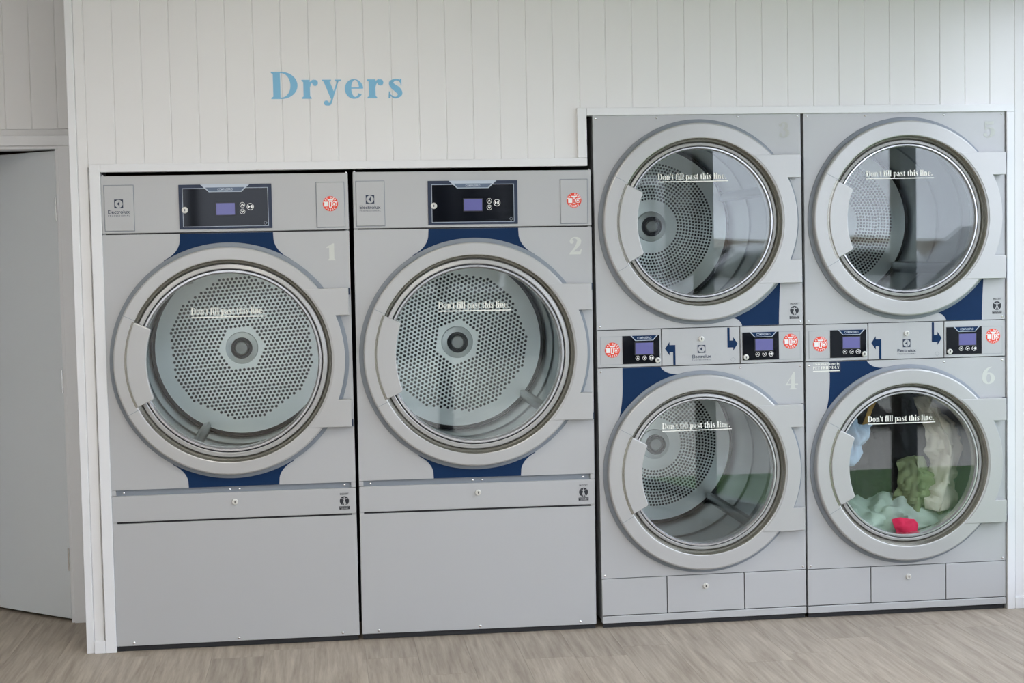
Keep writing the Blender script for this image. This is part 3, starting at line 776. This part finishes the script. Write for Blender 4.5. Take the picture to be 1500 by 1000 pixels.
def build_single():
    OFF[0], OFF[2] = -WM / 2, -.02
    root = empty('tumble_dryer', (0, 0, 0), '', 'dryer', 'large single dryers')
    c = MB(); t = .012
    c.box(.002, t, .012, 1.08, .045, 1.737).box(WM - t, WM - .002, .012, 1.08, .045, 1.737).box(t, WM - t, .012, 1.08, 1.725, 1.737).box(t, WM - t, 1.07, 1.08, .045, 1.725).box(t, WM - t, .012, 1.07, .045, .055)
    c.build('cabinet', SILVER, root)
    for fx in (.08, WM - .08):
        for fy in (.10, .98):
            MB().lathe([(0, -.025), (.024, -.025), (.024, .02)], 0, 0, 16).build('foot', BLACK, root)
            o = bpy.data.objects[-1] if False else root.children[-1]
            o.rotation_euler.x = R(90)
            o.data = o.data.copy()
            for v in o.data.vertices: v.co.x -= OFF[0]; v.co.z -= OFF[2]
            o.location = (fx + OFF[0], fy, .026)
    MB().box(.004, WM - .004, .008, .020, .021, .050).build('gap_shade_strip', BLACK, root)  # black strip standing in for the shade under the dryer
    # header
    hd = MB().box(0, WM, 0, .03, 1.534, 1.739).build('header_panel', SILVER, root, bevel=.002)
    screw(hd, .006, 1.7405, .008, .004); screw(hd, WM - .006, 1.7405, .008, .004)
    MB().box(.016, WM - .016, .004, .012, 1.5275, 1.5345).build('header_seam', BLACK, root)
    for x0, x1, nm in ((.011, .113, 'brand_plate'), (.762, .862, 'cover_plate')):
        fr = MB(); fr.box(x0 - .002, x1 + .002, -.0008, .002, 1.541, 1.707)
        fo = fr.build(nm, BAND, root)
        MB().box(x0, x1, -.0035, .001, 1.543, 1.705).build('plate_face', SILVER, fo, bevel=.002)
        if nm == 'brand_plate': brand(fo, .061, 1.6395, -.0036, .031)
        else: sticker(fo, .812, 1.628, -.0036)
    # control panel
    X0, X1, Z0, Z1 = .272, .602, 1.544, 1.704
    cp = MB().box(X0, X1, -.004, .002, Z0, Z1).build('control_panel', NAVYD, root, bevel=.001)
    MB().box(X0 + .013, X1 - .013, -.0048, -.003, Z0 + .008, Z1 - .013).build('panel_line', LINE, cp)
    MB().box(X0 + .0148, X1 - .0148, -.0054, -.003, Z0 + .0098, Z1 - .0148).build('panel_face', GLOSSB, cp)
    tx = (X0 + X1) / 2
    MB().prism([(tx - .088, Z1), (tx + .088, Z1), (tx + .058, Z1 - .028), (tx - .058, Z1 - .028)], -.0062, -.003).build('panel_tab', LINE, cp)
    MB().prism([(tx - .070, Z1 - .011), (tx + .070, Z1 - .011), (tx + .056, Z1 - .0255), (tx - .056, Z1 - .0255)], -.0066, -.004).build('panel_tab_face', mat('tab_slate', (.10, .14, .21), .4), cp)
    m_ = MB(); sans(m_, 'COMPASSPRO', tx - .027, tx + .027, Z1 - .0225, .0085, -.0068); m_.build('panel_wording', LINE, cp)
    control_keys(cp, .404, .470, 1.594, 1.636, [('up', .497, 1.629, .0095), ('dn', .497, 1.605, .0095), ('go', .525, 1.622, .0125)], -.0054)
    lock(cp, X0 + .021, 1.613, -.0054, .0115)
    MB().lathe([(.006, -.0002), (.007, -.0002)], .577, 1.563, 4, cy=-.0056).build('panel_icon', LINE, cp)
    # front with the round opening
    cx, cz = .4375, 1.0675
    fp = plate_with_hole(MB(), 0, WM, .610, 1.529, cx, cz, .345, .0, .014).build('front_panel', SILVER, root)
    rb = .4275
    top = [(.603, 1.5288)] + bez((.6045, 1.500), (.612, 1.458), (.6635, 1.4315)) + arc(cx, cz, rb - .004, 58.2, 121.8, 24) + bez((.2125, 1.4345), (.263, 1.458), (.2705, 1.500)) + [(.272, 1.5288)]
    MB().prism(top, -.0006, .001).build('blue_panel', NAVY, fp, label='navy blue flare above the door')
    bot = [(.275, .6102)] + bez((.2735, .636), (.266, .672), (.2200, .6955)) + arc(cx, cz, rb - .004, 239.5, 300.5, 24) + bez((.655, .6955), (.609, .672), (.6015, .636)) + [(.600, .6102)]
    MB().prism(bot, -.0006, .001).build('blue_panel', NAVY, fp, label='navy blue flare below the door')
    build_door(root, cx, cz, .4115, rb, .3655, .316, (156, 205.3), .2985, .3645, (.715, .868, 1.321, 1.224, .917, .818), .303, 1.236, .026, .262)
    build_drum(root, cx, cz, .80, .372, .352, hex_holes(.091, .292, .0174), .0060, .043, .322)
    # lint flap, channel and lower panel
    MB().box(.016, WM - .016, .010, .016, .586, .612).build('channel', BAND, root)
    MB().box(.0, .016, .001, .012, .590, .609).box(WM - .016, WM, .001, .012, .590, .609).build('channel_end', SILVER, root)
    for x in (.042, .42, .455, .836): screw(root, x, .598, .009, .004)
    fl = MB().box(0, WM, -.002, .012, .494, .588).build('lint_flap', SILVER, root, bevel=.002)
    lock(fl, .4385, .553, -.002, .011)
    ergo(fl, .834, .541, -.002)
    MB().box(.016, WM - .016, .006, .014, .482, .496).build('slot', BLACK, root)
    MB().box(.0, .016, .001, .012, .4875, .4935).box(WM - .016, WM, .001, .012, .4875, .4935).build('slot_end', SILVER, root)
    lp = MB().box(0, WM, 0, .014, .040, .4870).build('lower_panel', SILVER, root, bevel=.002)
    for x in (.062, .4385, .816): screw(lp, x, .052)
    return root
single = build_single()

# ------------------------------------------------------------------ stacked pair of dryers
WS = .79
def build_stack():
    OFF[0], OFF[2] = -WS / 2, -.02
    root = empty('stacked_dryer', (0, 0, 0), '', 'dryer', 'stacked dryers')
    t = .012
    c = MB().box(.002, t, .012, 1.10, .045, 1.937).box(WS - t, WS - .002, .012, 1.10, .045, 1.937).box(t, WS - t, .012, 1.10, 1.925, 1.937).box(t, WS - t, 1.09, 1.10, .045, 1.925).box(t, WS - t, .012, 1.09, .045, .055).box(t, WS - t, .02, 1.09, 1.06, 1.075)
    c.build('cabinet', SILVER, root)
    cx = .395
    doors = []
    for nm, z0, z1, cz in (('upper', 1.1445, 1.939, 1.5365), ('lower', .2095, 1.0005, .5995)):
        fp = plate_with_hole(MB(), 0, WS, z0, z1, cx, cz, .300, 0, .014).build('front_panel', SILVER, root)
        xs = (.012, .240, .548, .778) if nm == 'upper' else (.012, .545, .778)
        for x in xs: screw(fp, x, z1 - .013, -.0005, .004)
        for x in (.012, .778): screw(fp, x, z0 + .011, -.0005, .004)
        rb = .3825
        if nm == 'upper':
            pts = [(.554, z0 + .0005)] + [(.697, z0 + .0005)] + bez((.697, 1.160), (.6995, 1.24), (.7035, 1.3025), 6) + arc(cx, cz, rb - .004, -37.3, -72.2, 18) + bez((.513, 1.1755), (.542, 1.1745), (.5535, 1.150), 6)
            MB().prism(pts, -.0006, .001).build('blue_panel', NAVY, fp, label='navy blue corner flare below the upper door')
            ergo(fp, .7575, 1.197, 0, .034)
        else:
            pts = [(.094, z1 - .0005)] + bez((.0935, .93), (.092, .86), (.0765, .806), 8) + arc(cx, cz, rb - .004, 146.8, 104.2, 20) + bez((.301, .9715), (.256, .9715), (.2385, z1 - .0005), 8)
            MB().prism(pts, -.0006, .001).build('blue_panel', NAVY, fp, label='navy blue corner flare above the lower door')
        tz = cz + (.160 if nm == 'upper' else .166)
        build_door(root, cx, cz, .3675, rb, .3115, .271, (152.5, 207.5), .2445, .3100, (.614, .778, cz + .2445, cz + .1595, cz - .1475, cz - .2335), .240, tz, .0225, .262)
        build_drum(root, cx, cz, .87, .350, .331, ring_holes(.119, .272, .0136), .0050, .042, .277)
    # control row
    zr0, zr1 = 1.0035, 1.1415
    MB().box(.004, WS - .004, .006, .016, 1.0000, 1.1450).build('row_backing', BLACK, root)
    for x0, x1, mirror in ((0, .2425, False), (.5465, WS, True)):
        cp = MB().box(x0, x1, -.001, .012, zr0, zr1).build('control_row_panel', SILVER, root, bevel=.0015)
        dx0, dx1 = (.095, .236) if not mirror else (.5545, .695)
        ix0, ix1 = (.013, .095) if not mirror else (.695, .777)
        MB().box(ix0 - .001, ix1 + .001, -.0016, .0, 1.013, 1.1185).build('inset_line', BAND, cp)
        MB().box(ix0, ix1, -.0022, .0, 1.014, 1.1175).build('inset_plate', SILVER, cp)
        sticker(cp, .0565 if not mirror else .7405, 1.0685 if not mirror else 1.081, -.0022, .0285)
        dp = MB().box(dx0, dx1, -.004, .001, 1.0145, 1.1195).build('control_panel', GLOSSB, root, bevel=.0008)
        tx = dx0 + .083 if not mirror else dx0 + .080
        MB().prism([(tx - .052, 1.1195), (tx + .052, 1.1195), (tx + .034, 1.1005), (tx - .034, 1.1005)], -.0046, -.003).build('panel_tab', LINE, dp)
        MB().prism([(tx - .047, 1.1195), (tx + .047, 1.1195), (tx + .0325, 1.1025), (tx - .0325, 1.1025)], -.0052, -.003).build('panel_tab_face', NAVY, dp)
        m_ = MB(); sans(m_, 'COMPASSPRO', tx - .027, tx + .027, 1.1065, .0085, -.0054); m_.build('panel_wording', LINE, dp)
        sx = dx0 + .049
        control_keys(dp, sx, sx + .067, 1.050, 1.0925, [('up', sx + .008, 1.036, .0082), ('dn', sx + .034, 1.036, .0082), ('go', sx + .060, 1.036, .0095)], -.004)
        lock(dp, (dx1 - .008) if not mirror else (dx0 + .012), 1.0265, -.004, .0105)
    mp = MB().box(.2455, .5435, -.001, .012, zr0, zr1).build('middle_panel', SILVER, root, bevel=.0015)
    lock(mp, .3965, 1.1005, -.001, .0105)
    brand(mp, .3965, 1.0625, -.0012, .030)
    ar = [(.257, 1.067), (.2745, 1.0925), (.2745, 1.0805), (.2965, 1.0805), (.2965, zr0 + .002), (.2875, zr0 + .002), (.2875, 1.0540), (.2745, 1.0540), (.2745, 1.0415)]
    MB().flat(ar, -.0016).build('arrow', NAVY, mp, label='navy arrow pointing left')
    MB().flat([(.793 - x, 2.145 - z) for x, z in ar], -.0016).build('arrow', NAVY, mp, label='navy arrow pointing right')
    MB().lathe([(.0085, 0), (.0095, 0)], .517, 1.019, 4, cy=-.0016).build('panel_icon', BAND, mp)
    # base row
    MB().box(.004, WS - .004, .006, .016, .060, .2100).build('base_backing', BLACK, root)
    for x0, x1 in ((0, .2475), (.2505, .5470), (.5500, WS)):
        b_ = MB().box(x0, x1, -.001, .012, .0685, .2065).build('base_panel', SILVER, root, bevel=.0015)
        if x0 > .2 and x0 < .3: lock(b_, .3985, .164, -.001, .011)
    MB().box(0, WS, -.002, .03, .039, .0655).build('plinth', SILVER, root, bevel=.002)
    MB().box(.004, WS - .004, .008, .020, .021, .050).build('gap_shade_strip', BLACK, root)  # black strip that paints the dark gap below the plinth
    for fx in (.08, WS - .08):
        for fy in (.10, 1.0):
            m_ = MB()
            for q in range(16):
                a, b = 2 * PI * q / 16, 2 * PI * (q + 1) / 16
                m_.add([(fx + .024 * math.cos(a), fy + .024 * math.sin(a), .0205), (fx + .024 * math.cos(b), fy + .024 * math.sin(b), .0205), (fx + .024 * math.cos(b), fy + .024 * math.sin(b), .05), (fx + .024 * math.cos(a), fy + .024 * math.sin(a), .05)], [(0, 1, 2, 3)])
            m_.build('foot', BLACK, root)
    return root
stack = build_stack()

def number(root, ch, x, z, h, w, material, parent_name, cz_min=None):
    par = [c for c in root.children if c.name.split('.')[0] == parent_name]
    if cz_min is not None:
        par = [c for c in par if (sum(v.co.z for v in c.data.vertices) / len(c.data.vertices) > cz_min)] if cz_min > 0 else [c for c in par if (sum(v.co.z for v in c.data.vertices) / len(c.data.vertices) < -cz_min)]
    m_ = MB(); serif(m_, ch, x, z, h, -.0008, 0, w / (h * GL[ch][1]))
    return m_.build('number', material, par[0], label='pale painted number ' + ch)

# place: copies first, then the numbers that differ
s2 = copy_tree(single); t2 = copy_tree(stack)
single.location = (.0 + WM / 2, 0, 0); single['label'] = 'large silver dryer number 1 beside the white corner trim'
s2.location = (.8909 + WM / 2 - .0045, 0, 0); s2.rotation_euler.y = .0050; s2['label'] = 'large silver dryer number 2 next to the stacked dryers'
stack.location = (1.7845 + WS / 2 + .003, 0, 0); stack.rotation_euler.y = -.0030; stack['label'] = 'stacked silver dryer pair numbered 3 and 4 in the middle of the row'
t2.location = (2.584 + WS / 2, 0, 0); t2['label'] = 'stacked silver dryer pair numbered 5 and 6 with laundry in its lower drum'
OFF[0], OFF[2] = -WM / 2, -.02
number(single, '1', .792, 1.423, .060, .038, NUM, 'front_panel'); number(s2, '2', .792, 1.428, .064, .050, NUM, 'front_panel')
OFF[0], OFF[2] = -WS / 2, -.02
number(stack, '3', .706, 1.846, .058, .042, FADED, 'front_panel', 1.0); number(stack, '4', .7205, .899, .066, .050, NUM, 'front_panel', -1.0)
number(t2, '5', .704, 1.838, .062, .050, NUM5, 'front_panel', 1.0); number(t2, '6', .697, .897, .066, .053, NUM, 'front_panel', -1.0)
low = [c for c in t2.children if c.name.startswith('front_panel') and sum(v.co.z for v in c.data.vertices) / len(c.data.vertices) < 1][0]
m_ = MB(); m_.flat([(.090, .9585), (.136, .9585), (.136, .9995), (.090, .9995)], -.0008); m_.build('notice_patch', NAVYD, low)
m_ = MB()
for txt, z, h in (('This machine is', .9880, .0085), ('PET FRIENDLY', .9730, .0105)):
    w = serif_width(txt, h, .04); serif(m_, txt, .028, z, h, -.0012, .04, .104 / w)
m_.flat([(.028, .9640), (.132, .9640), (.132, .9672), (.028, .9672)], -.0012)
m_.build('pet_notice', CREAM, low, label='cream wording This machine is pet friendly')
OFF[0] = OFF[2] = 0
def turn_drum(root, which, deg):
    ds = [c for c in root.children if c.name.split('.')[0] == 'drum']
    ds.sort(key=lambda o: o.location.z)
    ds[which].rotation_euler.y = -R(deg)
turn_drum(single, 0, 244.7); turn_drum(s2, 0, 321)
turn_drum(stack, 1, 20); turn_drum(stack, 0, 75); turn_drum(t2, 1, 85); turn_drum(t2, 0, 40)

# ------------------------------------------------------------------ wall lettering
e = empty('wall_lettering', (.61, .004, 1.987), 'light blue Dryers lettering on the boarded wall', 'lettering')
x = 0.0
ratio = .490 / serif_width('Dryers', .097, .10)
for ch in 'Dryers':
    m_ = MB(); nx = serif(m_, ch, x, 0, .097, 0, .10, ratio, thick=.0015); o = m_.build('letter', BLUEL, e)
    x = nx

# ------------------------------------------------------------------ laundry in the lower right drum
DX, DZ = 2.584 + .395, .5795
def cloth_mat(name, c, weave=700):
    return mat(name, c, 0.9, bump=.25, bscale=weave, var=.12, vscale=14)
def garment(name, label, c, ctrl, seed, amp=.018, nu=44, nv=30, thick=.004):
    """a soft sheet over a 4x3 net of control points, with folds"""
    rows = len(ctrl); cols = len(ctrl[0])
    def cr(p, t):
        n = len(p) - 1; i = min(int(t * n), n - 1); f = t * n - i
        a, b, c_, d = p[max(i - 1, 0)], p[i], p[i + 1], p[min(i + 2, n)]
        return 0.5 * (2 * b + (c_ - a) * f + (2 * a - 5 * b + 4 * c_ - d) * f * f + (3 * b - a - 3 * c_ + d) * f ** 3)
    net = [[Vector(p) for p in r_] for r_ in ctrl]
    g = [[cr([cr(r_, u / (nu - 1)) for r_ in net], v / (nv - 1)) for u in range(nu)] for v in range(nv)]
    vs = []
    for v in range(nv):
        for u in range(nu):
            p = g[v][u]
            n = (g[v][min(u + 1, nu - 1)] - g[v][max(u - 1, 0)]).cross(g[min(v + 1, nv - 1)][u] - g[max(v - 1, 0)][u])
            n = n.normalized() if n.length > 1e-9 else Vector((0, -1, 0))
            q = p * 9 + Vector((seed, seed * 1.7, 0))
            w_ = Vector((noise.noise(q * .7), noise.noise(q * .7 + Vector((5, 2, 1))), 0)) * .8
            rid = 1 - abs(noise.noise(q + w_)) * 2.4
            r2_ = 1 - abs(noise.noise(q * 2.3 + w_ * 2)) * 2.4
            d = 1.25 * amp * (rid * .9 + r2_ * .55 + .25 * noise.noise(p * 45))
            vs.append(tuple(p + n * d))
    fs = [(v * nu + u, v * nu + u + 1, (v + 1) * nu + u + 1, (v + 1) * nu + u) for v in range(nv - 1) for u in range(nu - 1)]
    m_ = MB().add(vs, fs, True)
    o = m_.build(name, cloth_mat(name + '_cloth', c), None)
    md = o.modifiers.new('solid', 'SOLIDIFY'); md.thickness = thick; md.offset = 0
    tag(o, label, 'laundry', 'laundry in the lower right drum')
    return o
P = lambda dx, y, dz: (DX + dx, y, DZ + dz)
garment('jeans', 'pale blue denim garment at the upper left inside the lower right drum', (.36, .46, .60),
        [[P(-.23, .12, .23), P(-.18, .10, .21), P(-.15, .12, .16)], [P(-.25, .11, .12), P(-.17, .07, .10), P(-.095, .10, .15)], [P(-.27, .12, .0), P(-.18, .07, .03), P(-.11, .10, .11)], [P(-.29, .15, -.06), P(-.21, .10, -.03), P(-.13, .12, .03)]], 1.3, .014)
garment('beige_trousers', 'beige cotton garment bunched at the right inside the lower right drum', (.60, .55, .47),
        [[P(.10, .22, .24), P(.16, .16, .24), P(.22, .20, .20)], [P(.12, .16, .12), P(.20, .10, .12), P(.28, .18, .10)], [P(.15, .18, .02), P(.22, .09, .0), P(.30, .18, -.02)], [P(.13, .14, -.10), P(.19, .07, -.12), P(.28, .16, -.12)], [P(.11, .10, -.19), P(.17, .06, -.20), P(.25, .14, -.20)]], 4.1, .020)
garment('green_shirt', 'olive green garment in the middle of the laundry inside the lower right drum', (.20, .235, .115),
        [[P(.03, .22, .0), P(.10, .16, .02), P(.17, .2, -.01)], [P(.02, .16, -.07), P(.10, .10, -.07), P(.19, .13, -.08)], [P(.0, .16, -.15), P(.09, .09, -.16), P(.20, .11, -.17)], [P(-.02, .2, -.24), P(.09, .12, -.25), P(.20, .16, -.25)]], 7.7, .02)
garment('grey_sheet', 'pale grey green sheet spread along the bottom of the lower right drum', (.42, .49, .43),
        [[P(-.27, .22, -.13), P(-.12, .26, -.16), P(.0, .26, -.13), P(.12, .22, -.17), P(.24, .22, -.16)], [P(-.25, .12, -.16), P(-.12, .13, -.19), P(.0, .12, -.17), P(.12, .11, -.20), P(.22, .12, -.20)], [P(-.23, .07, -.21), P(-.12, .07, -.24), P(.0, .065, -.235), P(.12, .065, -.25), P(.20, .07, -.24)], [P(-.20, .09, -.29), P(-.1, .08, -.30), P(.0, .08, -.305), P(.1, .08, -.30), P(.19, .09, -.28)]], 2.9, .017)
garment('dark_backing', 'black sheet added to darken the back of the lower right drum', (.012, .012, .014),
        [[P(-.27, .34, .18), P(-.1, .30, .26), P(.08, .30, .27), P(.24, .34, .18)], [P(-.30, .30, .0), P(-.1, .26, .02), P(.08, .26, .02), P(.29, .30, .0)], [P(-.28, .26, -.14), P(-.1, .24, -.16), P(.08, .24, -.16), P(.26, .26, -.14)], [P(-.2, .22, -.26), P(-.08, .2, -.28), P(.08, .2, -.28), P(.2, .22, -.26)]], 5.2, .02)  # black sheet added so the drum behind the laundry goes dark
garment('amber_strip', 'narrow amber strip behind the pale blue denim in the lower right drum', (.42, .24, .06),
        [[P(-.075, .15, .250), P(-.058, .15, .245)], [P(-.105, .14, .19), P(-.088, .14, .185)], [P(-.135, .14, .11), P(-.118, .14, .105)]], 3.3, .003, 8, 20)  # narrow amber strip high on the left
garment('pink_sock', 'bright pink garment at the very bottom of the lower right drum', (.85, .02, .10),
        [[P(-.04, .060, -.222), P(.0, .045, -.212), P(.055, .055, -.222)], [P(-.035, .05, -.25), P(.01, .032, -.245), P(.065, .045, -.25)], [P(-.02, .055, -.29), P(.015, .04, -.29), P(.05, .05, -.29)]], 9.4, .009, 26, 20)
for o in list(bpy.data.objects):
    if '_anchored' in o: del o['_anchored']
